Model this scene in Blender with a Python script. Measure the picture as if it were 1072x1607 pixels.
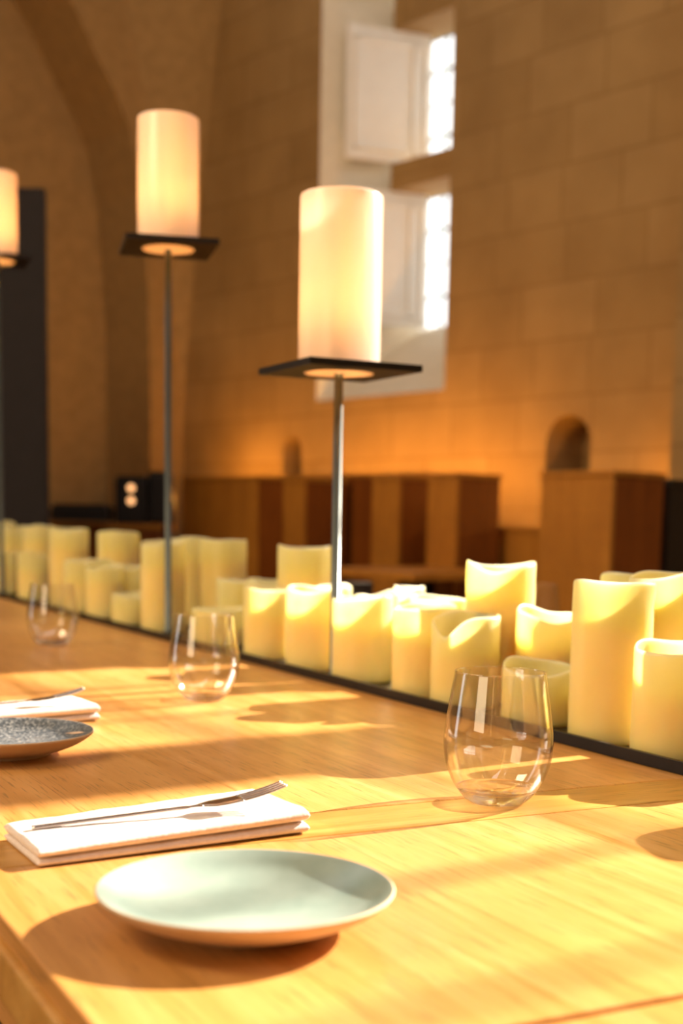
import bpy, bmesh, math, random
from mathutils import Vector, Matrix, noise
random.seed(7)
S = bpy.context.scene
for o in list(bpy.data.objects): bpy.data.objects.remove(o)
COL = S.collection
PI = math.pi

# ------------------------------------------------------------------ camera
FP = 2090.0; TP = .13; PIT = math.atan(TP); ROLL = .0176; CZ = .984; CY = 818 + FP*TP
fw = Vector((0, math.cos(PIT), -math.sin(PIT)))
r0 = Vector((1, 0, 0)); u0 = r0.cross(fw)
RV = r0*math.cos(ROLL) + u0*math.sin(ROLL); UV = RV.cross(fw)
cam = bpy.data.cameras.new('camera'); co = bpy.data.objects.new('camera', cam); COL.objects.link(co)
m = Matrix.Identity(4)
for i in range(3):
    m[i][0] = RV[i]; m[i][1] = UV[i]; m[i][2] = -fw[i]
m[2][3] = CZ
co.matrix_world = m
cam.sensor_fit = 'VERTICAL'; cam.sensor_height = 36; cam.lens = FP/1607*36
cam.shift_y = (CY-803.5)/1607
cam.clip_start = .02; cam.clip_end = 100
cam.dof.use_dof = True; cam.dof.focus_distance = 1.13; cam.dof.aperture_fstop = 4.8
S.camera = co

# ------------------------------------------------------------------ world, sun, exposure
S.view_settings.view_transform = 'Standard'; S.view_settings.look = 'None'
S.view_settings.gamma = 1; S.view_settings.use_curve_mapping = False
S.view_settings.exposure = 0.28
W = bpy.data.worlds.new('world'); S.world = W; W.use_nodes = True
bg = W.node_tree.nodes['Background']; bg.inputs[0].default_value = (.95, .98, 1, 1); bg.inputs[1].default_value = 2.3
SUNAZ = Vector((.824, .566, 0)); ELEV = math.radians(28)
sl = bpy.data.lights.new('sun', 'SUN'); so = bpy.data.objects.new('sun', sl); COL.objects.link(so)
sl.energy = 21.5; sl.color = (1, .85, .69); sl.angle = math.radians(.53)
sd = (SUNAZ*math.cos(ELEV) + Vector((0, 0, math.sin(ELEV)))).normalized()
so.rotation_euler = sd.to_track_quat('Z', 'Y').to_euler(); so.location = (8, 6, 7)
# added warm area fills standing in for room lighting, high left and behind camera
for nm, loc, tgt, pw, sz in (('warm_fill_high', (-2.6, 1.0, 3.4), (2.2, 6, 2.4), 105, 1.6), ('warm_fill_low', (-2.4, -1.0, 1.7), (-.1, 1.4, .6), 22, 1.4),):
    l = bpy.data.lights.new(nm, 'AREA'); l.energy = pw; l.size = sz; l.color = (1, .74, .44)
    o = bpy.data.objects.new(nm, l); COL.objects.link(o); o.location = loc
    o.rotation_euler = (Vector(tgt)-Vector(loc)).to_track_quat('-Z', 'Y').to_euler()

def ray(x, y): return fw + RV*((x-536)/FP) - UV*((y-CY)/FP)
def at(x, y, z):
    d = ray(x, y); t = (z-CZ)/d.z
    return Vector((0, 0, CZ)) + d*t
def atY(x, y, Y):
    d = ray(x, y); return Vector((0, 0, CZ)) + d*(Y/d.y)

# ------------------------------------------------------------------ helpers
def mesh_obj(name, bm, mats, parent=None, smooth=False):
    me = bpy.data.meshes.new(name)
    bmesh.ops.recalc_face_normals(bm, faces=bm.faces[:])
    bm.to_mesh(me); bm.free()
    if not isinstance(mats, (list, tuple)): mats = [mats]
    for q in mats: me.materials.append(q)
    if smooth:
        for p in me.polygons: p.use_smooth = True
    o = bpy.data.objects.new(name, me); COL.objects.link(o)
    if parent: o.parent = parent
    return o
def tag(o, label=None, cat=None, group=None, kind=None):
    if label: o['label'] = label
    if cat: o['category'] = cat
    if group: o['group'] = group
    if kind: o['kind'] = kind
    return o
def thing(name, label, cat, loc=(0, 0, 0), rz=0, group=None):
    o = bpy.data.objects.new(name, None); COL.objects.link(o); o.location = loc; o.rotation_euler = (0, 0, rz)
    o.empty_display_size = .05
    return tag(o, label, cat, group)
def box(bm, x0, x1, y0, y1, z0, z1, bev=0, mi=0):
    t = bmesh.new()
    v = [t.verts.new(p) for p in ((x0,y0,z0),(x1,y0,z0),(x1,y1,z0),(x0,y1,z0),(x0,y0,z1),(x1,y0,z1),(x1,y1,z1),(x0,y1,z1))]
    for f in ((3,2,1,0),(4,5,6,7),(0,1,5,4),(1,2,6,5),(2,3,7,6),(3,0,4,7)): t.faces.new([v[i] for i in f])
    if bev: bmesh.ops.bevel(t, geom=t.edges[:], offset=bev, segments=2, affect='EDGES', profile=.6)
    for f in t.faces: f.material_index = mi
    mm = bpy.data.meshes.new('t'); t.to_mesh(mm); t.free(); bm.from_mesh(mm); bpy.data.meshes.remove(mm)
def lathe(bm, prof, n=64, c=(0, 0), mi=None):
    rings = []
    for k, (r, z) in enumerate(prof):
        if r < 1e-6: rings.append([bm.verts.new((c[0], c[1], z))])
        else: rings.append([bm.verts.new((c[0]+r*math.cos(2*PI*i/n), c[1]+r*math.sin(2*PI*i/n), z)) for i in range(n)])
    for k in range(len(rings)-1):
        a, b = rings[k], rings[k+1]
        for i in range(n):
            j = (i+1) % n
            if len(a) == 1 and len(b) == 1: continue
            if len(a) == 1: f = bm.faces.new((a[0], b[j], b[i]))
            elif len(b) == 1: f = bm.faces.new((a[i], a[j], b[0]))
            else: f = bm.faces.new((a[i], a[j], b[j], b[i]))
            if mi: f.material_index = mi[k]
def boxobj(name, dims, mat, parent=None, bev=0):
    bm = bmesh.new(); box(bm, *dims, bev=bev); return mesh_obj(name, bm, mat, parent)

# ------------------------------------------------------------------ materials
def newmat(name):
    mt = bpy.data.materials.new(name); mt.use_nodes = True
    nt = mt.node_tree; b = nt.nodes['Principled BSDF']
    return mt, nt, b
def nd(nt, t, **k):
    n = nt.nodes.new(t)
    for a, v in k.items(): setattr(n, a, v)
    return n
def coord(nt, scale=(1, 1, 1), swap=False):
    tc = nd(nt, 'ShaderNodeTexCoord'); mp = nd(nt, 'ShaderNodeMapping'); mp.inputs['Scale'].default_value = scale
    nt.links.new(tc.outputs['Object'], mp.inputs['Vector'])
    return mp.outputs['Vector']
def ramp(nt, fac, stops):
    r = nd(nt, 'ShaderNodeValToRGB'); e = r.color_ramp.elements
    e[0].position, e[0].color = stops[0][0], (*stops[0][1], 1); e[1].position, e[1].color = stops[-1][0], (*stops[-1][1], 1)
    for p, c in stops[1:-1]:
        q = e.new(p); q.color = (*c, 1)
    nt.links.new(fac, r.inputs[0]); return r.outputs[0]
def mixc(nt, a, b, fac, mode='MIX'):
    n = nd(nt, 'ShaderNodeMix', data_type='RGBA', blend_type=mode)
    for s, v in ((n.inputs[6], a), (n.inputs[7], b), (n.inputs[0], fac)):
        if isinstance(v, (int, float)): s.default_value = v
        elif isinstance(v, tuple): s.default_value = (*v, 1)
        else: nt.links.new(v, s)
    return n.outputs[2]
def noise_t(nt, vec, scale, detail=4, rough=.5, dist=0):
    n = nd(nt, 'ShaderNodeTexNoise'); n.inputs['Scale'].default_value = scale; n.inputs['Detail'].default_value = detail
    n.inputs['Roughness'].default_value = rough; n.inputs['Distortion'].default_value = dist
    nt.links.new(vec, n.inputs['Vector']); return n.outputs['Fac']
def bump(nt, b, h, strength, dist=.002):
    n = nd(nt, 'ShaderNodeBump'); n.inputs['Strength'].default_value = strength; n.inputs['Distance'].default_value = dist
    nt.links.new(h, n.inputs['Height']); nt.links.new(n.outputs[0], b.inputs['Normal'])
def plain(name, col, rough=.5, metal=0, bumps=None, var=.11):
    mt, nt, b = newmat(name)
    f = noise_t(nt, coord(nt), 14, 3)
    c = ramp(nt, f, ((.3, tuple(v*(1-var) for v in col)), (.7, tuple(min(1, v*(1+var)) for v in col))))
    nt.links.new(c, b.inputs['Base Color'])
    b.inputs['Roughness'].default_value = rough; b.inputs['Metallic'].default_value = metal
    if bumps: bump(nt, b, noise_t(nt, coord(nt), bumps[0], 4), bumps[1])
    return mt
def wood(name, dark, mid, light, rough=.35, axis=0, plank=0, spec=.5, pores=.6):
    mt, nt, b = newmat(name)
    sc = [9, 9, 9]; sc[axis] = .55
    v = coord(nt, tuple(sc))
    g = noise_t(nt, v, 3.2, 5, .55, 1.3)
    c = ramp(nt, g, ((.32, dark), (.5, mid), (.68, light)))
    v2 = coord(nt, (1, 1, 1)); big = noise_t(nt, v2, 3.2, 3, .6)
    c = mixc(nt, c, ramp(nt, big, ((.3, (.82, .76, .66)), (.7, (1.15, 1.12, 1.0)))), .8, 'MULTIPLY')
    sp = [420, 420, 420]; sp[axis] = 22
    pr = noise_t(nt, coord(nt, tuple(sp)), 1, 2, .5)
    c = mixc(nt, c, tuple(q*.45 for q in dark), ramp(nt, pr, ((.58, (0, 0, 0)), (.68, (pores,)*3))))
    if plank:
        br = nd(nt, 'ShaderNodeTexBrick'); br.offset = .5
        for s, q in (('Scale', 1), ('Mortar Size', .0007), ('Mortar Smooth', .2), ('Brick Width', 3.1), ('Row Height', plank)): br.inputs[s].default_value = q
        br.inputs['Color1'].default_value = (.93, .9, .86, 1); br.inputs['Color2'].default_value = (1.06, 1.06, 1.04, 1); br.inputs['Mortar'].default_value = (.78, .68, .55, 1)
        nt.links.new(coord(nt), br.inputs['Vector'])
        c = mixc(nt, c, br.outputs['Color'], 1.0, 'MULTIPLY')
    nt.links.new(c, b.inputs['Base Color']); b.inputs['Roughness'].default_value = rough
    b.inputs['Specular IOR Level'].default_value = spec
    bump(nt, b, pr, .25, .0006)
    return mt
def emit(name, col, st):
    mt, nt, b = newmat(name); b.inputs['Base Color'].default_value = (*col, 1)
    b.inputs['Emission Color'].default_value = (*col, 1); b.inputs['Emission Strength'].default_value = st
    return mt

M = {}
M['table'] = wood('table_oak', (.51, .245, .062), (.62, .315, .10), (.69, .38, .145), .32, 0, .145, .5)
M['board'] = wood('board_oak', (.52, .26, .05), (.62, .335, .08), (.68, .40, .115), .34, 1, 0, .5)
M['booth'] = wood('booth_wood', (.42, .165, .022), (.48, .195, .027), (.54, .23, .034), .5, 2, 0, .3)
M['booth_red_shade'] = wood('booth_red_shade_wood', (.20, .052, .006), (.24, .066, .008), (.28, .08, .010), .5, 2, 0, .3)
M['metal'] = plain('dark_metal', (.020, .018, .017), .42, .6)
M['pole'] = plain('pole_metal', (.10, .115, .11), .35, .7)
M['black'] = plain('black_lacquer', (.012, .009, .008), .5)
M['screen'] = plain('screen_cloth', (.014, .010, .011), .85)
M['paint'] = plain('shutter_paint', (.86, .85, .82), .5, var=.02)
M['reveal'] = plain('reveal_plaster', (.80, .75, .64), .85, var=.04)
M['floor'] = wood('floor_boards', (.09, .045, .016), (.14, .07, .025), (.18, .09, .035), .45, 0, .16)
M['silver'] = plain('fork_steel', (.62, .56, .52), .18, 1)
def stone():
    mt, nt, b = newmat('limestone_blocks')
    tc = nd(nt, 'ShaderNodeTexCoord'); sx = nd(nt, 'ShaderNodeSeparateXYZ'); cx = nd(nt, 'ShaderNodeCombineXYZ')
    ad = nd(nt, 'ShaderNodeMath', operation='SUBTRACT')
    nt.links.new(tc.outputs['Object'], sx.inputs[0])
    nt.links.new(sx.outputs[0], ad.inputs[0]); nt.links.new(sx.outputs[1], ad.inputs[1])
    nt.links.new(ad.outputs[0], cx.inputs[0]); nt.links.new(sx.outputs[2], cx.inputs[1])
    br = nd(nt, 'ShaderNodeTexBrick'); br.offset = .42; br.squash = .75; br.squash_frequency = 3
    for s, q in (('Scale', 1), ('Mortar Size', .009), ('Mortar Smooth', .7), ('Brick Width', .46), ('Row Height', .265), ('Bias', 0)): br.inputs[s].default_value = q
    br.inputs['Color1'].default_value = (.335, .203, .073, 1); br.inputs['Color2'].default_value = (.385, .240, .094, 1); br.inputs['Mortar'].default_value = (.29, .172, .061, 1)
    nt.links.new(cx.outputs[0], br.inputs['Vector'])
    f = noise_t(nt, tc.outputs['Object'], 2.2, 4, .6)
    c = mixc(nt, br.outputs['Color'], ramp(nt, f, ((.3, (.8, .76, .7)), (.7, (1.15, 1.15, 1.15)))), .8, 'MULTIPLY')
    nt.links.new(c, b.inputs['Base Color']); b.inputs['Roughness'].default_value = .9
    bump(nt, b, noise_t(nt, tc.outputs['Object'], 40, 4), .25, .004)
    return mt
M['stone'] = stone()
M['vault'] = plain('vault_stone', (.37, .225, .085), .9, 0, (30, .2))
def wax():
    mt, nt, b = newmat('candle_wax')
    f = noise_t(nt, coord(nt), 9, 3)
    c = ramp(nt, f, ((.3, (.80, .64, .22)), (.7, (.87, .73, .32))))
    nt.links.new(c, b.inputs['Base Color'])
    b.inputs['Subsurface Weight'].default_value = 1.0
    b.inputs['Subsurface Radius'].default_value = (1.0, .82, .52)
    b.inputs['Subsurface Scale'].default_value = .034
    b.inputs['Roughness'].default_value = .38; b.inputs['Specular IOR Level'].default_value = .4
    return mt
M['wax'] = wax()
def shade():
    mt, nt, b = newmat('opal_shade')
    out = nt.nodes['Material Output']
    b.inputs['Base Color'].default_value = (.86, .76, .66, 1); b.inputs['Roughness'].default_value = .22
    tr = nd(nt, 'ShaderNodeBsdfTranslucent'); tr.inputs[0].default_value = (1, .80, .50, 1)
    f = noise_t(nt, coord(nt), 6, 2)
    c = ramp(nt, f, ((.3, (.97, .86, .76)), (.7, (.99, .90, .82)))); nt.links.new(c, tr.inputs[0])
    mx = nd(nt, 'ShaderNodeMixShader'); mx.inputs[0].default_value = .42
    nt.links.new(b.outputs[0], mx.inputs[1]); nt.links.new(tr.outputs[0], mx.inputs[2]); nt.links.new(mx.outputs[0], out.inputs[0])
    return mt
M['shade'] = shade()
def glassmat(name, tint, edge):
    mt, nt, b = newmat(name); out = nt.nodes['Material Output']
    tr = nd(nt, 'ShaderNodeBsdfTransparent'); gl = nd(nt, 'ShaderNodeBsdfGlossy'); gl.inputs['Roughness'].default_value = .02
    lw = nd(nt, 'ShaderNodeLayerWeight'); lw.inputs[0].default_value = .5
    c = ramp(nt, lw.outputs['Facing'], ((0, (.985, .985, .985)), (.72, (.95, .945, .94)), (1, edge))); nt.links.new(c, tr.inputs[0])
    pw = nd(nt, 'ShaderNodeMath', operation='POWER'); nt.links.new(lw.outputs['Facing'], pw.inputs[0]); pw.inputs[1].default_value = 3.2
    ml = nd(nt, 'ShaderNodeMath', operation='MULTIPLY_ADD'); nt.links.new(pw.outputs[0], ml.inputs[0]); ml.inputs[1].default_value = .6; ml.inputs[2].default_value = .07
    mx = nd(nt, 'ShaderNodeMixShader'); nt.links.new(ml.outputs[0], mx.inputs[0])
    nt.links.new(tr.outputs[0], mx.inputs[1]); nt.links.new(gl.outputs[0], mx.inputs[2]); nt.links.new(mx.outputs[0], out.inputs[0])
    gl.inputs[0].default_value = (*tint, 1)
    return mt
M['glass'] = glassmat('drinking_glass', (1, 1, 1), (.62, .6, .6))
M['pane'] = glassmat('window_glass', (.8, .9, .85), (.8, .85, .82))
def solidglass():
    mt, nt, b = newmat('thick_glass'); out = nt.nodes['Material Output']
    g = nd(nt, 'ShaderNodeBsdfGlass'); g.inputs['IOR'].default_value = 1.45; g.inputs['Roughness'].default_value = .0
    g.inputs[0].default_value = (1, .98, .98, 1)
    tr = nd(nt, 'ShaderNodeBsdfTransparent'); mx = nd(nt, 'ShaderNodeMixShader'); mx.inputs[0].default_value = .28
    nt.links.new(g.outputs[0], mx.inputs[1]); nt.links.new(tr.outputs[0], mx.inputs[2]); nt.links.new(mx.outputs[0], out.inputs[0])
    return mt
M['thick'] = solidglass()
def cloth():
    mt, nt, b = newmat('linen_napkin')
    v = coord(nt); wv = nd(nt, 'ShaderNodeTexWave'); wv.inputs['Scale'].default_value = 420; nt.links.new(v, wv.inputs['Vector'])
    f = noise_t(nt, v, 260, 3)
    c = ramp(nt, f, ((.3, (.72, .64, .61)), (.7, (.80, .73, .70)))); nt.links.new(c, b.inputs['Base Color'])
    b.inputs['Roughness'].default_value = .95; b.inputs['Sheen Weight'].default_value = .3
    bump(nt, b, f, .6, .0008)
    return mt
M['cloth'] = cloth()
def glaze(name, c0, c1, c2, sc, rough):
    mt, nt, b = newmat(name)
    v = coord(nt)
    f = noise_t(nt, v, sc, 5, .6); c = ramp(nt, f, ((.36, c0), (.5, c1), (.66, c2)))
    nt.links.new(c, b.inputs['Base Color']); b.inputs['Roughness'].default_value = rough
    return mt
M['celadon'] = glaze('celadon_glaze', (.22, .31, .28), (.28, .37, .335), (.34, .43, .39), 12, .30)
M['speckle'] = glaze('speckled_slate_glaze', (.035, .045, .055), (.09, .105, .12), (.34, .35, .35), 330, .4)
M['clay'] = plain('raw_clay', (.62, .44, .28), .8, 0, (120, .3))
M['brush'] = plain('bare_clay_streak', (.66, .46, .33), .7)
M['ivory'] = plain('lamp_diffuser', (.9, .8, .6), .4)
M['led'] = emit('led_amber', (1, .43, .07), 90)
M['spot_glow'] = emit('reflection_spot_glow', (1, .5, .2), 1.6)  # emission imitating blurred reflections on the black machine
M['lead'] = plain('lead_came', (.16, .17, .16), .6, .3)

# ------------------------------------------------------------------ the long stone wall (own frame: x = along, towards the photographer; y = outwards)
P0 = Vector((.545, 7.0, 0)); NV = Vector((.763, .647, 0)).normalized(); XW = Vector((NV.y, -NV.x, 0))
WROT = math.atan2(XW.y, XW.x)
def wl(x, y, z): return P0 + XW*x + NV*y + Vector((0, 0, z))
def wpx(px, py, m=0.0):            # a pixel on the plane m metres in front of the wall -> (x, z)
    d = ray(px, py); o = Vector((0, 0, CZ)) - P0 + NV*m
    t = -(o.dot(NV))/d.dot(NV); q = Vector((0, 0, CZ)) + d*t
    return (q-P0).dot(XW), q.z
def wall_empty_fix(o): o.location = P0; o.rotation_euler = (0, 0, WROT); return o
WZ = 5.4; DEP = .58; SPL = .245
# openings: x0, x1, z0 (inner), z0 (outer), z1
x_l = wpx(497, 600)[0]
WIN = [(x_l, x_l+1.05, 1.67, 2.11, 5.0),
       (3.26, 4.20, 1.55, 1.75, 4.75), (4.14+.02, 5.12, 1.55, 1.75, 4.75)]
# sunlit windows: the clear width at the glass is what lets the sun on to the table
SUNW = [(3.633, 4.32), (4.527, 5.25)]
nich = []
for a, b, t, bt in ((855, 925, 650, 742), (443, 473, 684, 750)):
    x0, z0 = wpx(a, bt); x1, _ = wpx(b, bt); _, z1 = wpx((a+b)/2, t); nich.append((x0, x1, z0, z1))
def build_wall():
    bm = bmesh.new()
    XS0, XS1 = -2.55, 7.5
    sp = .10
    wins = [(WIN[0][0], WIN[0][1], WIN[0][2], 5.0, WIN[0][0]+SPL, WIN[0][1]-SPL, WIN[0][3])]
    for a, b in SUNW: wins.append((a-sp, b+sp, 1.6, 4.75, a, b, 1.8))
    xs = sorted({XS0, XS1, *[w[0] for w in wins], *[w[1] for w in wins], *[w[4] for w in wins], *[w[5] for w in wins], *[n[0] for n in nich], *[n[1] for n in nich]})
    zs = sorted({0, WZ, *[w[2] for w in wins], *[w[3] for w in wins], *[w[6] for w in wins], *[n[2] for n in nich], *[n[3] for n in nich]})
    def hole(x, z, outer):
        for w in wins:
            if outer:
                if w[4] < x < w[5] and w[6] < z < w[3]: return True
            elif w[0] < x < w[1] and w[2] < z < w[3]: return True
        if not outer:
            for n in nich:
                if n[0] < x < n[1] and n[2] < z < n[3]: return True
        return False
    for outer, y in ((False, 0), (True, DEP)):
        for i in range(len(xs)-1):
            for j in range(len(zs)-1):
                xm, zm = (xs[i]+xs[i+1])/2, (zs[j]+zs[j+1])/2
                if hole(xm, zm, outer): continue
                bm.faces.new([bm.verts.new(p) for p in ((xs[i], y, zs[j]), (xs[i+1], y, zs[j]), (xs[i+1], y, zs[j+1]), (xs[i], y, zs[j+1]))])
    for k, w in enumerate(wins):
        ix0, ix1, iz0, iz1, ox0, ox1, oz0 = w
        I = [(ix0, 0, iz0), (ix1, 0, iz0), (ix1, 0, iz1), (ix0, 0, iz1)]; O = [(ox0, DEP, oz0), (ox1, DEP, oz0), (ox1, DEP, iz1), (ox0, DEP, iz1)]
        for a in range(4):
            b = (a+1) % 4
            f = bm.faces.new([bm.verts.new(p) for p in (I[a], I[b], O[b], O[a])]); f.material_index = 1
    for x0, x1, z0, z1 in nich:       # small round-headed recesses
        cx = (x0+x1)/2; r = (x1-x0)/2; zc = z1-r*1.05; N = 14
        arc = [(cx-r*math.cos(PI*i/N), zc+(z1-zc)*math.sin(PI*i/N)) for i in range(N+1)]
        for i in range(N):
            (ax, az), (bx, bz) = arc[i], arc[i+1]
            bm.faces.new([bm.verts.new(p) for p in ((ax, 0, az), (bx, 0, bz), (bx, 0, z1+1e-4), (ax, 0, z1+1e-4))])
        out = [(x0, z0)] + arc + [(x1, z0)]
        for i in range(len(out)):
            a, b = out[i], out[(i+1) % len(out)]
            bm.faces.new([bm.verts.new(p) for p in ((a[0], 0, a[1]), (b[0], 0, b[1]), (b[0], .28, b[1]), (a[0], .28, a[1]))])
        bm.faces.new([bm.verts.new((p[0], .28, p[1])) for p in out])
    o = mesh_obj('wall_right', bm, [M['stone'], M['reveal']]); tag(o, kind='structure'); return wall_empty_fix(o)
build_wall()

# the far window: glazing between stone transoms, white shutters folded back on the left splay
gx0, gx1 = WIN[0][0]+SPL, WIN[0][1]-SPL
def zhinge(y):     # height of a pixel row at the hinge edge of the glass
    d = ray(661, y); o = Vector((0, 0, CZ)) - P0 - NV*DEP
    t = -(o.dot(NV))/d.dot(NV); return CZ + d.z*t
zb = [zhinge(v) for v in (520, 313, 272, 68, 14)]
Z0 = WIN[0][3]
bays = [(zb[0], zb[1]), (zb[2], zb[3]), (zb[4], zb[4]+(zb[3]-zb[2]))]
w1 = bpy.data.objects.new('window_1', None); COL.objects.link(w1); wall_empty_fix(w1); tag(w1, kind='structure')
bm = bmesh.new()
for z0, z1 in ((Z0, bays[0][0]+.0), (bays[0][1], bays[1][0]), (bays[1][1], bays[2][0]), (bays[2][1], 5.0)):
    if z1-z0 > .01: box(bm, gx0, gx1, DEP-.26, DEP+.02, z0, z1)
mesh_obj('transom', bm, M['stone'], w1)
for z0, z1 in bays:
    bm = bmesh.new(); y = DEP+.03
    box(bm, gx0, gx1, y-.004, y+.004, z0, z1); mesh_obj('pane', bm, M['pane'], w1)
    bm = bmesh.new(); t = .0035
    for i in range(5):
        x = gx0+(gx1-gx0)*i/4; box(bm, x-t, x+t, y-.012, y+.012, z0, z1)
    n = 4
    for i in range(n+1):
        z = z0+(z1-z0)*i/n; tt = .014 if i in (1, n-1) else t
        box(bm, gx0, gx1, y-.012, y+.012, z-tt/2, z+tt/2)
    mesh_obj('glazing_bars', bm, M['lead'], w1)
# shutters
spv = Vector((gx0-WIN[0][0], DEP, 0)); L = spv.length; sdir = -spv.normalized(); snor = Vector((spv.y, -spv.x, 0)).normalized()
for k, (z0, z1) in enumerate(bays):
    s = bpy.data.objects.new('shutter', None); COL.objects.link(s)
    base = wl(gx0, DEP, 0); ang = WROT + math.atan2(sdir.y, sdir.x)
    s.location = (base.x, base.y, 0); s.rotation_euler = (0, 0, ang + math.radians(5.0))
    tag(s, ('white panelled shutter folded back in the far window, beside the lamp, lowest of three', 'white panelled shutter folded back in the far window, middle one of three', 'white panelled shutter folded back in the far window, topmost, cut by the frame')[k], 'shutter', 'shutters of the far window')
    bm = bmesh.new(); box(bm, .01, L*.83, .045, .080, z0+.01, z1-.0, .004)
    leaf = mesh_obj('shutter_leaf', bm, M['paint'], s)
    bm = bmesh.new(); w = .055
    for d in ((.03, .03+.02, z0+.06, z1-.06), (.10, .125, z0+.06, z1-.06), (L*.83-.07, L*.83-.045, z0+.06, z1-.06), (.03, L*.83-.045, z0+.06, z0+.085), (.03, L*.83-.045, z1-.085, z1-.06)):
        box(bm, d[0], d[1], .0785, .092, d[2], d[3], .003)
    mesh_obj('moulding', bm, M['paint'], leaf)
    bm = bmesh.new()
    bm.free()
    for z in (z0+.2, z1-.2): boxobj('hinge', (-.005, .06, .025, .0445, z-.03, z+.03), M['metal'], leaf)
# the two windows through which the sun falls on the table (right of the frame)
for k, (a, b) in enumerate(SUNW):
    w2 = bpy.data.objects.new('window_%d' % (k+2), None); COL.objects.link(w2); wall_empty_fix(w2); tag(w2, kind='structure')
    bm = bmesh.new(); y = DEP+.03; box(bm, a, b, y-.004, y+.004, 1.8, 4.75); mesh_obj('pane', bm, M['pane'], w2)
    bm = bmesh.new(); t = .006
    for x, t in ((a, .006), (a+(b-a)*(.48 if k else .33), .009 if k else .006), (a+(b-a)*.74, .006), (b, .006)):
        box(bm, x-t, x+t, y-.012, y+.012, 1.8, 4.75)
    for i in range(7):
        z = 1.8+(2.95)*i/6; box(bm, a, b, y-.012, y+.012, z-t, z+t)
    mesh_obj('glazing_bars', bm, M['lead'], w2)

# right-hand pilaster
pxx = wpx(1052, 700, .22)[0]
o = boxobj('wall_pilaster', (pxx, pxx+.75, -.22, .01, 0, WZ), M['stone']); wall_empty_fix(o); tag(o, kind='structure')

# end wall with a deep arched recess
XE = -2.5
EO = wl(XE, 0, 0); ED = -NV        # runs from the corner towards the left
def epx(px, py):
    d = ray(px, py); o = Vector((0, 0, CZ)) - EO; nn = XW
    t = -(o.dot(nn))/d.dot(nn); q = Vector((0, 0, CZ)) + d*t
    return (q-EO).dot(ED), q.z
pts = [epx(*p) for p in ((236, 800), (236, 600), (232, 450), (222, 300), (204, 201), (180, 143), (153, 90), (111, 0))]
def build_end():
    bm = bmesh.new(); W_ = 5.5
    arch = [(pts[0][0], 0)] + [p for p in pts[1:]]
    # continue the curve to an apex and mirror it
    (s1, z1), (s2, z2) = arch[-2], arch[-1]
    apex = s2 + 1.15; n = 8
    sl_ = (z2-z1)/(s2-s1)
    H = z2 + .75
    for i in range(1, n+1):
        t = i/n; arch.append((s2+(apex-s2)*t, z2 + (H-z2)*(1-(1-t)**2)))
    full = arch + [(2*apex-s, z) for s, z in reversed(arch[:-1])]
    TOP = 5.6
    def F(l, mi=0):
        f = bm.faces.new([bm.verts.new(p) for p in l]); f.material_index = mi
    # local frame: x = -(s), y = away (through the wall), z
    c = lambda s, y, z: (-s, y, z)
    F([c(0, 0, 0), c(full[0][0], 0, 0), c(full[0][0], 0, TOP), c(0, 0, TOP)])
    for (a, za), (b, zb_) in zip(full[:-1], full[1:]):
        if abs(a-b) > 1e-4: F([c(a, 0, za), c(b, 0, zb_), c(b, 0, TOP), c(a, 0, TOP)])
        F([c(a, 0, za), c(b, 0, zb_), c(b, .55, zb_), c(a, .55, za)])
    F([c(full[-1][0], 0, 0), c(W_+2, 0, 0), c(W_+2, 0, TOP), c(full[-1][0], 0, TOP)])
    F([c(0, .55, 0), c(W_+2, .55, 0), c(W_+2, .55, TOP), c(0, .55, TOP)])
    o = mesh_obj('wall_left', bm, M['vault']); tag(o, kind='structure')
    o.location = EO; o.rotation_euler = (0, 0, math.atan2(NV.y, NV.x))
build_end()
# rounded web of the vault springing out of the corner
bm = bmesh.new(); R0 = 1.0; N = 12; rows = []
for j in range(25):
    z = 1.2 + 4.4*j/24; t = j/24; rr = .03 + .95*t**1.3
    rows.append([bm.verts.new((rr*(1-math.cos(PI/2*i/N)) - .02, rr*(math.sin(PI/2*i/N)-1)+.02, z)) for i in range(N+1)])
for a, b in zip(rows[:-1], rows[1:]):
    for i in range(N): bm.faces.new((a[i], a[i+1], b[i+1], b[i]))
o = mesh_obj('wall_corner', bm, M['vault'], smooth=True); tag(o, kind='structure'); o.location = EO; o.rotation_euler = (0, 0, WROT)
# barrel vault over the room
bm = bmesh.new(); N = 16; prev = None
for i in range(N+1):
    a = PI*i/N; y = -4.5 + 4.55*math.cos(a); z = 5.35 + 2.6*math.sin(a)
    cur = [bm.verts.new((-3.1, y, z)), bm.verts.new((7.5, y, z))]
    if prev: bm.faces.new((prev[0], prev[1], cur[1], cur[0]))
    prev = cur
o = mesh_obj('ceiling', bm, M['vault'], smooth=True); wall_empty_fix(o); tag(o, kind='structure')
o = boxobj('wall_front', (7.5, 7.8, -9.3, .6, 0, 5.6), M['stone']); wall_empty_fix(o); tag(o, kind='structure')
o = boxobj('wall_back', (-3.1, 7.5, -9.3, -9.0, 0, 5.6), M['stone']); wall_empty_fix(o); tag(o, kind='structure')
bm = bmesh.new(); box(bm, -3.2, 9, -9.3, .6, -.06, 0)
o = mesh_obj('floor', bm, M['floor']); wall_empty_fix(o); tag(o, kind='structure')

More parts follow.
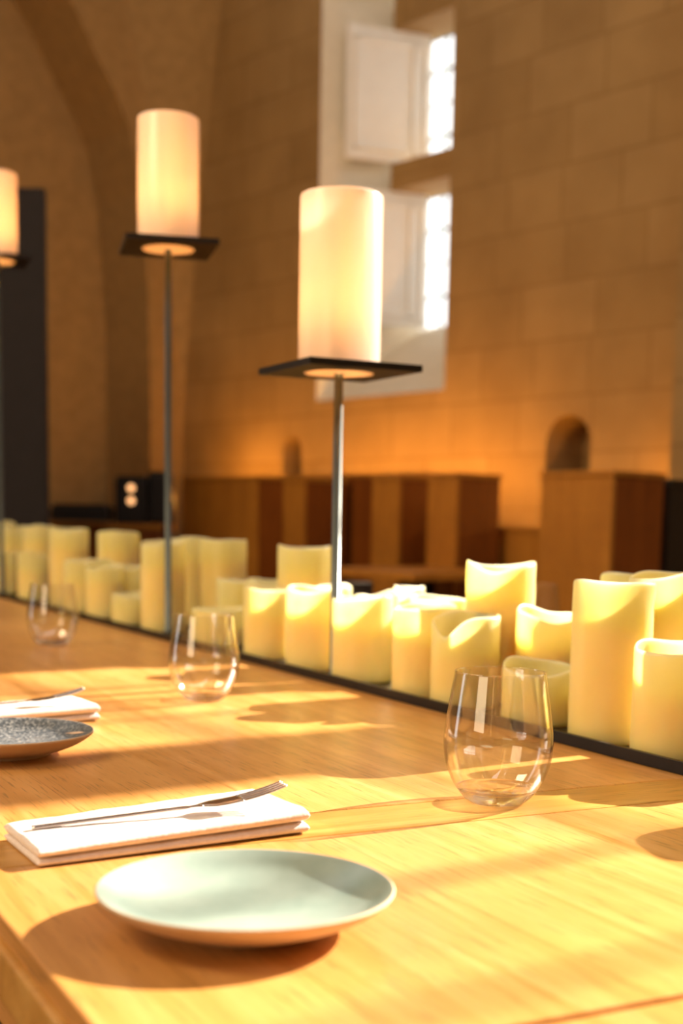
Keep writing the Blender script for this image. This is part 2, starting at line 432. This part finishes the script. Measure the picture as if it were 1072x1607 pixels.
# ------------------------------------------------------------------ furniture along the wall
def booth(name, px0, px1, pyt, mf, dep, mats, label, cat='booth partition', z0=0, group=None, pyb=None):
    xa, za = wpx(px0, pyt, mf); xb, zb_ = wpx(px1, pyt, mf); z1 = (za+zb_)/2
    if pyb: z0 = wpx((px0+px1)/2, pyb, mf)[1]
    r = thing(name, label, cat, (0, 0, 0), 0, group)
    c = wl((xa+xb)/2, -mf+dep/2, z0); r.location = c; r.rotation_euler = (0, 0, WROT)
    w = abs(xb-xa)/2; h = z1-z0
    bm = bmesh.new(); box(bm, -w, w, -dep/2, -dep/2+.022, 0, h-.02, .003); mesh_obj('front_panel', bm, mats[0], r)
    bm = bmesh.new(); box(bm, -w+.002, w-.001, -dep/2+.022, dep/2, 0, h-.02, .003); mesh_obj('side_panel', bm, mats[1], r)
    bm = bmesh.new(); box(bm, -w-.006, w+.006, -dep/2-.006, dep/2+.006, h-.02, h, .004); mesh_obj('cap_rail', bm, mats[0], r)
    return r
BM = (M['booth'], M['booth_red_shade'])  # side panels darker than fronts: their shade is put into the wood colour
booth('booth_partition', 850, 962, 739, 1.15, .30, BM, 'tall square wooden booth partition under the larger arched wall niche', group='wooden booth partitions')
booth('booth_partition', 672, 717, 742, 1.05, .26, BM, 'narrow wooden booth partition at the right end of the seat row, left of the glowing gap', group='wooden booth partitions')
booth('booth_partition', 585, 626, 745, 1.05, .26, BM, 'narrow wooden booth partition standing just right of the nearest lamp pole', group='wooden booth partitions')
booth('booth_partition', 445, 476, 749, 1.05, .26, BM, 'narrow wooden booth partition standing left of the nearest lamp pole', group='wooden booth partitions')
def bench(px0, px1, pyt, mf, dep, mat, label, name='bench_back', cat='bench'):
    xa, za = wpx(px0, pyt, mf); xb, zb_ = wpx(px1, pyt, mf); z1 = (za+zb_)/2
    r = thing(name, label, cat); r.location = wl((xa+xb)/2, -mf, 0); r.rotation_euler = (0, 0, WROT); w = abs(xb-xa)/2
    boxobj('back_panel', (-w, w, 0, dep, 0, z1, ), mat, r, .003)
    boxobj('top_rail', (-w, w, -.006, dep+.006, z1+.0005, z1+.018), M['booth'], r, .003)
    return r
bench(407, 668, 750, .72, .05, M['booth_red_shade'], 'long dark red wooden settle back between the narrow partitions', 'high_settle', 'settle')
bench(286, 405, 753, .72, .05, M['booth'], 'warm brown wooden settle at the far left corner of the stone wall', 'high_settle', 'settle')
bench(720, 850, 833, .72, .05, M['booth'], 'low wooden bench back in front of the glowing gap in the seat row', 'low_bench', 'bench')
booth('side_cabinet', 1026, 1052, 752, .75, .3, (M['black'], M['black']), 'black cabinet squeezed between tall partition and stone pilaster', 'cabinet')
# tables in front of the booths
def small_table(px, py, Y, w, d, label):
    p = atY(px, py, Y); t = thing('booth_table', label, 'table', (p.x, p.y, 0), WROT)
    boxobj('table_top', (-w/2, w/2, -d/2, d/2, p.z-.03, p.z), M['booth'], t, .004)
    boxobj('pedestal', (-.05, .05, -.05, .05, .03, p.z-.031), M['metal'], t); boxobj('foot_plate', (-.22, .22, -.18, .18, 0, .029), M['metal'], t, .005)
small_table(655, 893, 5.2, .60, .60, 'brown square booth table in front of the settle, seen just above the candles')
# hidden amber light strips behind the seat row
def strip(px0, px1, z, m, label):
    xa = wpx(px0, 745, m)[0]; xb = wpx(px1, 745, m)[0]
    r = thing('light_strip', label, 'light strip'); r.location = wl((xa+xb)/2, -m, z); r.rotation_euler = (0, 0, WROT); w = (xb-xa)/2
    boxobj('channel', (-w, w, -.02, .02, -.02, 0), M['metal'], r); boxobj('diffuser', (-w, w, -.012, .012, .0005, .008), M['led'], r)
strip(300, 405, 1.10, .30, 'amber light strip behind the brown corner settle')
strip(470, 765, 1.10, .30, 'amber light strip behind the long dark red settle')
strip(775, 850, .86, .30, 'amber light strip behind the low bench back')
strip(985, 1060, 1.05, .22, 'amber light strip beside the stone pilaster')

# left corner: dark sideboard, machine; its two glowing discs stand in for reflections
def spot_box(px0, px1, pyt, pyb, Y, d, label, name, cat, mat, lights=False):
    a = atY(px0, pyt, Y); b = atY(px1, pyt, Y); z0 = atY((px0+px1)/2, pyb, Y).z
    r = thing(name, label, cat, ((a.x+b.x)/2, Y+d/2, z0)); w = (b.x-a.x)/2; h = (a.z+b.z)/2-z0
    boxobj('body', (-w, w, -d/2, d/2, 0, h), mat, r, .012)
    boxobj('lid', (-w*.92, w*.92, -d*.46, d*.46, h, h+.018), M['metal'], r, .006)
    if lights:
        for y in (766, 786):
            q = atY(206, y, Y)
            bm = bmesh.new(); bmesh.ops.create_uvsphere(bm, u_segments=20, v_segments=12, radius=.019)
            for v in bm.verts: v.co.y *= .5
            s = mesh_obj('reflection_spot', bm, M['spot_glow'], r, True); s.location = (q.x-r.location.x, -d/2-.008, q.z-z0)
    return r
sbz = atY(200, 822, 7.3).z
sb = thing('sideboard', 'dark low sideboard along the left wall behind the farthest candles', 'sideboard', (atY(180, 800, 7.5).x, 7.55, 0))
boxobj('carcass', (-.40, .28, -.25, .25, .08, sbz-.03), M['booth_red_shade'], sb, .004); boxobj('worktop', (-.42, .30, -.27, .27, sbz-.03, sbz), M['booth'], sb, .004)
boxobj('plinth', (-.36, .36, -.22, .22, 0, .08), M['black'], sb)
spot_box(180, 229, 752, 822, 7.35, .22, 'black machine with two small round reflections on the sideboard', 'coffee_machine', 'machine', M['black'], True)
spot_box(232, 268, 745, 822, 7.40, .16, 'black box right of the machine on the sideboard', 'storage_box', 'box', M['black'])
spot_box(78, 168, 796, 818, 7.2, .25, 'low flat black case on the left of the sideboard', 'flat_case', 'case', M['black'])
sc = thing('folding_screen', 'tall dark grey screen standing at the left edge', 'screen', (atY(0, 600, 5.6).x-.15, 5.6, 0), 0)
xr = atY(71, 500, 5.6).x - sc.location.x; zt = atY(40, 294, 5.6).z
boxobj('screen_panel', (-.6, xr, 0, .05, .05, zt), M['screen'], sc, .006)
boxobj('screen_foot', (-.55, xr-.03, -.12, .17, 0, .05), M['metal'], sc, .006)

# ------------------------------------------------------------------ the long table (table frame: x = along, y = -across)
TA = Vector((-.4535, .8912, 0)).normalized(); TB = Vector((TA.y, -TA.x, 0)); TROT = math.atan2(TA.y, TA.x)
def tw(a, b, z): return TA*a + TB*b + Vector((0, 0, z))
B0, BL, B1, B2 = .168, .860, 1.215, 1.93
ZT = .75
def make_table(a0, a1, label, cross):
    t = thing('long_table', label, 'table', (0, 0, 0), TROT)
    segs = [a0] + cross + [a1]
    def top(name, x0, x1, mat):
        bm = bmesh.new(); box(bm, x0, x1, -B2, -B0, ZT-.014, ZT, .0018)
        tp = mesh_obj(name, bm, mat, t)
        bm = bmesh.new(); box(bm, x0, x1, -B2-.0, -B0+.005, ZT-.045, ZT-.0142, .002)
        mesh_obj('edge_glow_strip', bm, M['board'], tp)  # added strip, brighter wood imitates the orange bounce glow on the edge
    if cross:
        top('tabletop', a0, cross[0]-.0006, M['table']); top('cross_board', cross[0]+.0002, cross[1]-.0002, M['board']); top('tabletop', cross[1]+.0006, a1, M['table'])
    else: top('tabletop', a0, a1, M['table'])
    bm = bmesh.new(); box(bm, a0+.01, a1-.01, -B0-.055, -B0-.030, ZT-.12, ZT-.046); box(bm, a0+.01, a1-.01, -B2+.03, -B2+.055, ZT-.12, ZT-.046)
    mesh_obj('apron', bm, M['table'], t)
    for x in (a0+.12, a1-.12):
        for y in (-B0-.10, -B2+.10): boxobj('leg', (x-.035, x+.035, y-.035, y+.035, 0, ZT-.046), M['table'], t, .004)
    return t
make_table(.499, 5.2, 'long oak table running away to the left, carrying the candles and place settings', [.876, .952])
make_table(-1.2, .494, 'oak table section nearest the camera, beyond the dark joint at bottom right', [])
# candle tray
tr = thing('candle_tray', 'long shallow black metal tray down the middle of the table holding the candles', 'tray', (0, 0, 0), TROT)
TZ = ZT+.003
boxobj('tray_base', (-.9, 5.1, -B1, -BL, ZT+.0003, TZ), M['metal'], tr)
boxobj('tray_lip', (-.9, 5.1, -BL, -BL+.006, ZT+.0003, ZT+.013), M['metal'], tr, .0008)
boxobj('tray_lip', (-.9, 5.1, -B1-.006, -B1, ZT+.0003, ZT+.013), M['metal'], tr, .0008)

# ------------------------------------------------------------------ candles
def candle(px, Y, dia, ytop, label, seed, wave=1.0, notch=None, X=None, H=None, peaks=0, flare=0):
    rnd = random.Random(seed)
    if X is None:
        for _ in range(60):
            p = atY(px, ytop, Y)
            if p.dot(TB)-dia/2 >= BL+.002: break
            Y += .004
        X = p.x; H = p.z-TZ; Y = p.y
    R = dia/2
    ph = [rnd.uniform(0, 2*PI) for _ in range(3)]; A = [rnd.uniform(.0025, .0055)*wave, rnd.uniform(.0015, .0035)*wave, rnd.uniform(.0006, .0016)*wave]
    def rim(th):
        z = H - A[0] + A[0]*math.sin(th+ph[0]) + A[1]*math.sin(2*th+ph[1]) + A[2]*math.sin(4*th+ph[2])
        if peaks: z = H - peaks*(1-abs(math.cos(th))**3) + .2*A[1]*math.sin(3*th+ph[1])
        if notch:
            d = (th-notch[0]+PI) % (2*PI) - PI
            z -= notch[1]*math.exp(-(d/notch[2])**2)
        return z
    n = 72; cup = max(H-.052-rnd.uniform(0, .008), H*.4)
    rows = []
    def row(fr):
        rows.append([bm.verts.new(fr(2*PI*i/n)) for i in range(n)])
    bm = bmesh.new()
    def pt(r, z): return lambda th: ((r(th) if callable(r) else r)*math.cos(th), (r(th) if callable(r) else r)*math.sin(th), z(th) if callable(z) else z)
    ripple = lambda th, z: R*(1+flare*max(0, z-.6)**2+.006*math.sin(3*th+ph[1]+z*20)+.004*math.sin(7*th+ph[2]))
    b0 = bm.verts.new((0, 0, 0)); row(pt(R*.94, 0)); row(pt(R*.985, .0015)); row(pt(R, .005))
    for k in range(1, 9):
        f = k/9
        row(lambda th, f=f: (ripple(th, f)*math.cos(th), ripple(th, f)*math.sin(th), .005+(rim(th)-.012)*f))
    row(lambda th: ((R*1.0)*math.cos(th), (R*1.0)*math.sin(th), rim(th)-.004))
    row(lambda th: ((R*.985)*math.cos(th), (R*.985)*math.sin(th), rim(th)-.001))
    row(lambda th: ((R*.962)*math.cos(th), (R*.962)*math.sin(th), rim(th)))
    row(lambda th: ((R*.938)*math.cos(th), (R*.938)*math.sin(th), rim(th)-.0015))
    row(lambda th: ((R*.925)*math.cos(th), (R*.925)*math.sin(th), rim(th)-.006))
    row(pt(R*.915, cup+.02)); row(pt(R*.86, cup+.006)); row(pt(R*.6, cup)); b1 = bm.verts.new((0, 0, cup-.001))
    for a, b in zip(rows[:-1], rows[1:]):
        for i in range(n): bm.faces.new((a[i], a[(i+1) % n], b[(i+1) % n], b[i]))
    for i in range(n):
        bm.faces.new((b0, rows[0][(i+1) % n], rows[0][i])); bm.faces.new((rows[-1][i], rows[-1][(i+1) % n], b1))
    r = thing('pillar_candle', label, 'candle', (X, Y, TZ+.0002), 0, 'cream pillar candles in the tray')
    mesh_obj('wax_body', bm, M['wax'], r, True)
    bm = bmesh.new(); lathe(bm, [(0, cup-.002), (.0016, cup-.002), (.0014, cup+.012), (0, cup+.0125)], 8)
    mesh_obj('wick', bm, M['black'], r)
    return r
G = -PI/2      # side facing the camera
CD = [
 (1066, 1.285, .088, 1006, 'front candle at the right edge of the photo, standing right of the tallest front candle', dict(wave=.9)),
 (965, 1.415, .087, 910, 'tallest front candle at the right, plain wide cylinder reaching the tray edge', dict(wave=.35)),
 (732, 1.665, .087, 962, 'front candle directly behind the nearest glass, its front left rim melted into a notch', dict(wave=1.0, notch=(G-.75, .017, .42))),
 (848, 1.55, .087, 1037, 'short pale candle seen through the right of the nearest glass', dict(wave=1.3)),
 (787, 1.76, .091, 880, 'tall sunlit candle with ragged peaked rim behind the melted one', dict(wave=1.2, peaks=.007, notch=(G-.3, .007, .5))),
 (866, 1.69, .088, 955, 'sunlit candle between the tall ragged one and the tallest front candle', dict(wave=1.3)),
 (998, 1.70, .088, 899, 'tall candle whose rim shows just behind the tallest front candle', dict(wave=.8)),
 (1052, 1.49, .090, 894, 'tall candle at the right edge of the photo, in the back row', dict(wave=1.0)),
 (668, 1.765, .087, 948, 'front candle with bright left half, second to the left of the nearest glass', dict(wave=.8)),
 (570, 1.89, .088, 935, 'front candle immediately right of the nearest lamp pole', dict(wave=.7)),
 (494, 2.06, .088, 921, 'front candle immediately left of the nearest lamp pole', dict(wave=.8)),
 (424, 2.19, .088, 920, 'front candle second to the left of the nearest lamp pole', dict(wave=.6)),
 (479, 2.33, .095, 855, 'tall candle with flared rim standing behind the nearest lamp pole, on its left', dict(wave=.8, peaks=.005, flare=.0)),
 (524, 2.17, .06, 918, 'slim candle half hidden by the nearest lamp pole', dict(wave=.6)),
 (592, 2.06, .070, 928, 'candle whose wavy bright rim shows behind the one right of the nearest pole', dict(wave=1.2)),
 (643, 2.20, .050, 920, 'slim candle with small domed top in the middle of the back row', dict(wave=.5)),
 (692, 1.99, .094, 937, 'wide candle rim showing left of the tall ragged candle', dict(wave=.7)),
 (343, 2.42, .098, 953, 'low wide candle seen behind the rim of the middle glass', dict(wave=.5)),
 (374, 2.56, .082, 908, 'pale candle of medium height rising behind the low wide one', dict(wave=.6)),
 (424, 2.52, .085, 908, 'candle whose rim shows behind the front candles left of the nearest lamp pole', dict(wave=.8)),
 (350, 2.74, .098, 845, 'tall broad candle with rounded shoulder left of the gap', dict(wave=.7)),
 (256, 2.64, .090, 848, 'tall front candle below the second lamp pole', dict(wave=.7)),
 (300, 2.93, .090, 843, 'tall candle in the back row just right of the second lamp pole', dict(wave=.7)),
 (206, 2.90, .085, 930, 'short front candle, lowest of the left cluster', dict(wave=.9)),
 (164, 3.02, .086, 880, 'front candle with sloping pale rim left of the shortest one', dict(wave=1.5)),
 (204, 3.13, .084, 886, 'medium candle behind the shortest one in the left cluster', dict(wave=.8)),
 (186, 3.32, .104, 833, 'tall broad candle at the back left of the second lamp pole', dict(wave=.9)),
 (128, 3.20, .086, 878, 'front candle seen just right of the farthest glass', dict(wave=.7)),
 (108, 3.44, .100, 828, 'tall broad candle in the back row behind the farthest glass', dict(wave=1.1)),
 (52, 3.55, .086, 866, 'front candle directly behind the left side of the farthest glass', dict(wave=.9)),
 (8, 3.80, .088, 865, 'front candle cut by the left edge of the photo', dict(wave=.7)),
 (60, 3.80, .086, 824, 'back row candle rising over the front candle behind the farthest glass', dict(wave=.9)),
 (28, 4.02, .086, 826, 'small distant back row candle near the left edge', dict(wave=.9)),
 (3, 4.22, .086, 818, 'farthest candle, in the back row at the left edge of the photo', dict(wave=.9)),
]
for k, (px, Y, dia, yt, lab, kw) in enumerate(CD): candle(px, Y, dia, yt, lab, 100+k, **kw)
for k, (a, b, h) in enumerate(((.93, .925, .10), (.78, .945, .15), (1.02, 1.04, .19))):
    p = tw(a, b, 0); candle(0, p.y, .088, 0, ('candle just outside the right edge, next to the front row', 'candle outside the right edge, second from the frame', 'tall candle outside the right edge in the back row')[k], 300+k, X=p.x, H=h)

# ------------------------------------------------------------------ lamps
def lamp(px, py_pl, Y, rz, sh_h, label, pw, baseb):
    p = atY(px, py_pl, Y); x = p.x; zt = p.z
    r = thing('table_lamp', label, 'lamp', (x, Y, TZ+.0002), rz, 'candle lamps on tall poles')
    h = zt-TZ
    bm = bmesh.new(); lathe(bm, [(0, 0), (.0105, 0), (.0105, .006), (.0066, .009), (.0066, h-.002), (0, h-.002)], 24); mesh_obj('pole', bm, M['pole'], r, False)
    for f in r.children[0].data.polygons: f.use_smooth = abs(f.normal.z) < .3
    # square plate with round opening
    s = .0875; t = .0095; ro = .050; n = 64; bm = bmesh.new()
    def sq(th):
        c, q = math.cos(th), math.sin(th); k = s/max(abs(c), abs(q)); return c*k, q*k
    R_ = []
    ths = [2*PI*(i+.5)/n for i in range(n)]
    import bisect
    ths = sorted(ths + [PI/4+PI/2*i for i in range(4)]); n = len(ths)
    for z in (h-t, h):
        R_.append([bm.verts.new((ro*math.cos(a), ro*math.sin(a), z)) for a in ths]); R_.append([bm.verts.new((*sq(a), z)) for a in ths])
    for i in range(n):
        j = (i+1) % n
        for a, b in ((0, 1), (1, 3), (3, 2), (2, 0)): bm.faces.new((R_[a][i], R_[a][j], R_[b][j], R_[b][i]))
    pf = mesh_obj('platform', bm, M['metal'], r)
    bm = bmesh.new(); lathe(bm, [(.0068, h-t), (.0497, h-t), (.0497, h-t+.0012), (.0068, h-t+.0012), (.0068, h-t)], 48); mesh_obj('diffuser', bm, M['shade'], pf)
    R = .0585; w = .003
    bm = bmesh.new(); lathe(bm, [(R, h+.0002), (R, h+sh_h-.004), (R-.0008, h+sh_h-.0012), (R-.003, h+sh_h), (R-.012, h+sh_h), (R-.012, h+sh_h-w), (R-w, h+sh_h-w-.003), (R-w, h+.0002), (R, h+.0002)], 72)
    mesh_obj('lamp_shade', bm, M['shade'], r, True)
    for q, (zz, pp) in enumerate(((.31, 1.0),)):
        l = bpy.data.lights.new('lamp_bulb', 'POINT'); l.energy = pw*pp; l.color = (1, .52, .16); l.shadow_soft_size = .022
        o = bpy.data.objects.new('lamp_bulb', l); COL.objects.link(o); o.parent = r; o.location = (0, 0, h+sh_h*zz)
    bm = bmesh.new(); lathe(bm, [(0, h-.0015), (.007, h-.0015), (.007, h+.03), (.004, h+.034), (0, h+.034)], 20); mesh_obj('bulb_holder', bm, M['ivory'], pf)
    return r
RB = math.radians(27)
lamp(532, 576, 1.952, RB, .236, 'nearest lamp, ivory cylinder shade on a square black plate and tall pole', 1.9, 0)
lamp(264, 384, 2.66, math.radians(13.6), .232, 'middle lamp of the row, ivory cylinder shade on a tall pole, left of the window', 2.1, 0)
lamp(-5, 405, 3.93, math.radians(20), .232, 'farthest lamp, ivory shade cut by the left edge of the photo', 2.1, 0)

# ------------------------------------------------------------------ glasses
def glass_meshes():
    # (r, z) stemless tumbler, .092 wide, .111 high
    outer = [(0, .0), (.020, 0), (.0235, .0008), (.0275, .0035), (.0325, .009), (.038, .0175), (.0425, .028), (.0452, .039), (.0461, .050), (.0456, .061), (.0440, .074), (.0420, .088), (.0398, .102), (.0384, .111)]
    return outer
def smooth_prof(p, k=4):
    out = []
    for i in range(len(p)-1):
        p0 = p[max(i-1, 0)]; p1 = p[i]; p2 = p[i+1]; p3 = p[min(i+2, len(p)-1)]
        for j in range(k):
            t = j/k
            q = [.5*((2*p1[c]) + (-p0[c]+p2[c])*t + (2*p0[c]-5*p1[c]+4*p2[c]-p3[c])*t*t + (-p0[c]+3*p1[c]-3*p2[c]+p3[c])*t**3) for c in (0, 1)]
            out.append((max(q[0], 0), max(q[1], 0)))
    out.append(p[-1]); return out
def make_glass(pos, label, sc=1.0, first=[None]):
    r = thing('stemless_glass', label, 'glass', pos, 0, 'empty stemless tumblers on the table')
    if first[0] is None:
        o = smooth_prof(glass_meshes()); cut = .0125
        wall = [q for q in o if q[1] >= cut-.0005]
        inner = [(q[0]-.0011, q[1]) for q in wall]
        bm = bmesh.new(); prof = wall + [(wall[-1][0]-.0003, wall[-1][1]+.0004), (inner[-1][0]+.0003, inner[-1][1]+.0004)] + inner[::-1]
        lathe(bm, prof, 96); a = mesh_obj('bowl', bm, M['glass'], r, True)
        low = [q for q in o if q[1] < cut-.0005] + [wall[0]]
        bm = bmesh.new(); prof = low + [(wall[0][0]-.0013, wall[0][1]+.0002), (.0325, .0105), (.030, .0086), (.027, .0088), (.024, .0072), (.020, .0074), (.015, .0062), (.007, .0064), (0, .0060)]
        lathe(bm, prof, 96); b = mesh_obj('base', bm, M['thick'], r, True)
        first[0] = (a, b)
    else:
        for s in first[0]:
            c = s.copy(); COL.objects.link(c); c.parent = r
    return r
g = make_glass(at(779, 1258, ZT)+Vector((0, 0, .0002)), 'nearest empty stemless glass, sharp, right of the pale green plate')
make_glass(at(320, 1098, ZT)+Vector((0, 0, .0002)), 'middle empty stemless glass with a bright sun glint, behind the near napkin')
make_glass(at(83, 1012, ZT)+Vector((0, 0, .0002)), 'farthest empty stemless glass in front of the left candles')
p = atY(845, 917, 2.80); make_glass(Vector((p.x, p.y, ZT+.0002)), 'empty stemless glass on the far side, just visible right of the tall ragged candle')

# ------------------------------------------------------------------ plates
def plate(pos, label, name, top, rz=0, streak=False):
    r = thing(name, label, 'plate', pos, rz)
    under = [(0, .003), (.036, .003), (.038, .0), (.044, .0), (.046, .003), (.060, .0065), (.074, .0125), (.083, .0185), (.0862, .0215), (.0866, .0228)]
    inn = [(.0858, .0236), (.0846, .0232), (.080, .0205), (.070, .0145), (.056, .0098), (.040, .0078), (.020, .0071), (0, .0070)]
    u = smooth_prof(under, 3); i_ = smooth_prof(inn, 4)
    bm = bmesh.new(); lathe(bm, u+i_[:3], 128); mesh_obj('plate_body', bm, M['clay'], r, True)
    bm = bmesh.new(); lathe(bm, i_[2:], 128); mesh_obj('glazed_face', bm, top, r, True)
    if streak:      # bare clay strokes in the dark glaze
        for (rr, a0, a1, w) in ((.069, -.9, -.30, .0022), (.077, .3, .75, .0020), (.052, -1.7, -1.2, .0018), (.050, -.1, .25, .0022)):
            bm = bmesh.new(); N = 16; pr = None
            for k in range(N+1):
                t = k/N; a = a0+(a1-a0)*t; ww = w*math.sin(PI*min(max(t, .05), .95)); rad = rr*(1-.12*t)
                def zz(q):
                    for (r1, z1), (r2, z2) in zip(i_[:-1], i_[1:]):
                        if r2 <= q <= r1: return z1+(z2-z1)*(q-r1)/(r2-r1)
                    return .0071
                cur = [bm.verts.new((q*math.cos(a), q*math.sin(a), zz(q)+.0004)) for q in (rad-ww, rad+ww)]
                if pr: bm.faces.new((pr[0], pr[1], cur[1], cur[0]))
                pr = cur
            mesh_obj('clay_streak', bm, M['brush'], r)
    return r
PP = at(386, 1392, ZT+.0226); PP.z = ZT+.0002
plate(PP, 'round pale celadon green side plate in front of the near napkin', 'side_plate', M['celadon'])
STEP = TA*.607
P2 = at(8, 1147.5, ZT+.0226); P2.z = ZT+.0002
plate(P2, 'dark slate speckled side plate with bare clay streaks at the left edge', 'side_plate', M['speckle'], streak=True)

# ------------------------------------------------------------------ napkins and forks
def slab(bm, C, z0, hfun, fold_n, seed, inset=0):
    # C: corners FL, FR, BR, BL (Vectors, xy); closed rounded slab
    NU, NVn = 60, 26
    def P(u, v): return (C[0]*(1-u)+C[1]*u)*(1-v) + (C[3]*(1-u)+C[2]*u)*v
    top = {}; bot = {}
    def edge(t, w):      # 0..1 rounding profile near the borders
        d = min(t, 1-t)/w
        return 1 if d >= 1 else math.sqrt(max(0, 1-(1-d)**2))
    us = [0, .0006, .003, .01, .025] + [.05+.9*i/(NU-8) for i in range(NU-7)] + [.975, .99, .997, .9994, 1]
    vs = [0, .008, .025, .06, .10] + [.14+.72*i/(NVn-10) for i in range(NVn-9)] + [.90, .94, .975, .992, 1]
    for i, u in enumerate(us):
        for j, v in enumerate(vs):
            p = P(u, v); h = hfun(u, v); e = edge(v, .10)*edge(u, .010)
            nz = noise.noise(Vector((u*7+seed, v*3, seed)))*.0010 + noise.noise(Vector((u*20, v*9, seed+3)))*.0004
            top[i, j] = bm.verts.new((p.x, p.y, z0 + h*(.5+.5*e) + nz*e))
            bot[i, j] = bm.verts.new((p.x, p.y, z0 + h*(.5-.5*e))) if 0 < i < len(us)-1 and 0 < j < len(vs)-1 else top[i, j]
    for i in range(len(us)-1):
        for j in range(len(vs)-1):
            bm.faces.new((top[i, j], top[i+1, j], top[i+1, j+1], top[i, j+1]))
            q = []
            for w in (bot[i, j], bot[i, j+1], bot[i+1, j+1], bot[i+1, j]):
                if w not in q: q.append(w)
            if len(q) > 2 and not all(w in (top[i, j], top[i+1, j], top[i+1, j+1], top[i, j+1]) for w in q): bm.faces.new(q)
def make_setting(origin, nlab, flab):
    FL = at(60, 1364, ZT); FR = at(487, 1309, ZT); BL = at(6, 1318, ZT); 
    BR = FR + (BL-FL)*1.05 + (FR-FL)*(-.03)
    O = (FL+FR)*.5; O.z = ZT+.0003
    L_ = [Vector((v.x-O.x, v.y-O.y, 0)) for v in (FL, FR, BR, BL)]
    n = thing('folded_napkin', nlab, 'napkin', O+origin, 0)
    for k, (z, h0, h1, sh) in enumerate(((0, .0056, .0085, 0), (.0056, .0070, .0125, .0012))):
        C = [Vector(q) for q in L_]
        if k == 0: C[0] = C[0]*.998; 
        hf = (lambda u, v, h0=h0, h1=h1: h0+(h1-h0)*(u**1.2)) if k == 0 else (lambda u, v, h0=h0, h1=h1: h0+(h1-h0)*u*(.8+.2*math.sin(u*4+1)))
        bm = bmesh.new()
        if k == 0: slab(bm, C, 0, hf, 0, 2.0)
        else:
            slab(bm, C, .0, hf, 0, 5.0)
            for v in bm.verts:     # rest on the lower layer
                a = (Vector((v.co.x, v.co.y, 0))-C[0]).dot((C[1]-C[0]).normalized())/(C[1]-C[0]).length
                a = min(max(a, 0), 1); v.co.z += .0056+.0029*a**1.2 + .0003
        mesh_obj('lower_fold' if k == 0 else 'upper_fold', bm, M['cloth'], n, True)
    # fork lying on top, tines to the right and curving up
    A = at(50, 1303, ZT+.0136); Bt = at(445, 1235, ZT+.0345)
    f = thing('fork', flab, 'fork', Vector((A.x, A.y, ZT))+origin, 0)
    d = Vector((Bt.x-A.x, Bt.y-A.y, 0)); LN = d.length; f.rotation_euler = (0, 0, math.atan2(d.y, d.x))
    def zc(s):      # height of the centre line above the table
        t = s/LN
        base = .0156 + .0085*min(t/.66, 1)
        if t > .60: base += .0015*math.sin((t-.6)/.4*PI*.5) + .0115*((t-.6)/.4)**2.4
        return base
    def wd(t):
        if t < .62: return .0042 - .0017*(t/.62)**.8
        if t < .72: q = (t-.62)/.10; return .0025 + (.0118-.0025)*(3*q*q-2*q**3)
        return .0118 - .0012*(t-.72)/.28
    def ribbon(name, t0, t1, yf, n=40, th=.0011, par=f):
        bm = bmesh.new(); prev = None
        for i in range(n+1):
            t = t0+(t1-t0)*i/n; s = t*LN; y0, y1 = yf(t); z = zc(s); tt = th*(1.25 if t < .6 else .8)
            yc, hw = (y0+y1)/2, (y1-y0)/2
            ring = [bm.verts.new((s, yc+hw*math.cos(a), z+tt*math.sin(a))) for a in [2*PI*k/10 for k in range(10)]]
            if prev:
                for k in range(10): bm.faces.new((prev[k], prev[(k+1) % 10], ring[(k+1) % 10], ring[k]))
            else: bm.faces.new(ring[::-1])
            prev = ring
        bm.faces.new(prev); return mesh_obj(name, bm, M['silver'], par, True)
    ribbon('handle', 0, .66, lambda t: (-wd(t), wd(t)))
    hd = ribbon('head', .655, .82, lambda t: (-wd(t), wd(t)), 20)
    for k in range(4):
        c = -.0085+.0057*k
        ribbon('tine', .815, 1.0, lambda t, c=c: (c*(1-.08*(t-.8)/.2)-.0019*(1-.55*max(0, (t-.9)/.1)), c*(1-.08*(t-.8)/.2)+.0019*(1-.55*max(0, (t-.9)/.1))), 16, par=hd)
make_setting(Vector((0, 0, 0)), 'white folded linen napkin behind the pale green plate', 'fork lying on the near white napkin, tines curving up to the right')
sh = P2-PP + Vector((.022, -.006, 0)); sh.z = 0
make_setting(sh, 'white folded napkin at the left edge behind the dark speckled plate', 'fork on the far napkin, only its tip inside the left edge')
# dark bowl on the far side of the table
q = tw(2.35, 1.60, ZT+.0003); py = None
p = atY(560, 915, 3.05); bw = thing('small_bowl', 'small dark grey bowl on the far side, just right of the nearest lamp pole', 'bowl', (p.x, p.y, ZT+.0003))
hb = p.z-ZT
bm = bmesh.new(); lathe(bm, smooth_prof([(0, 0), (.018, 0), (.020, .004), (.030, .02), (.036, hb*.6), (.038, hb-.001), (.037, hb), (.0355, hb-.001), (.033, hb*.6), (.026, .02), (0, .010)], 3), 48)
mesh_obj('bowl_body', bm, M['screen'], bw, True)
bm = bmesh.new(); lathe(bm, [(.0365, hb-.0005), (.0385, hb), (.0365, hb+.0015), (.0350, hb), (.0365, hb-.0005)], 48); mesh_obj('rim_band', bm, M['paint'], bw, True)
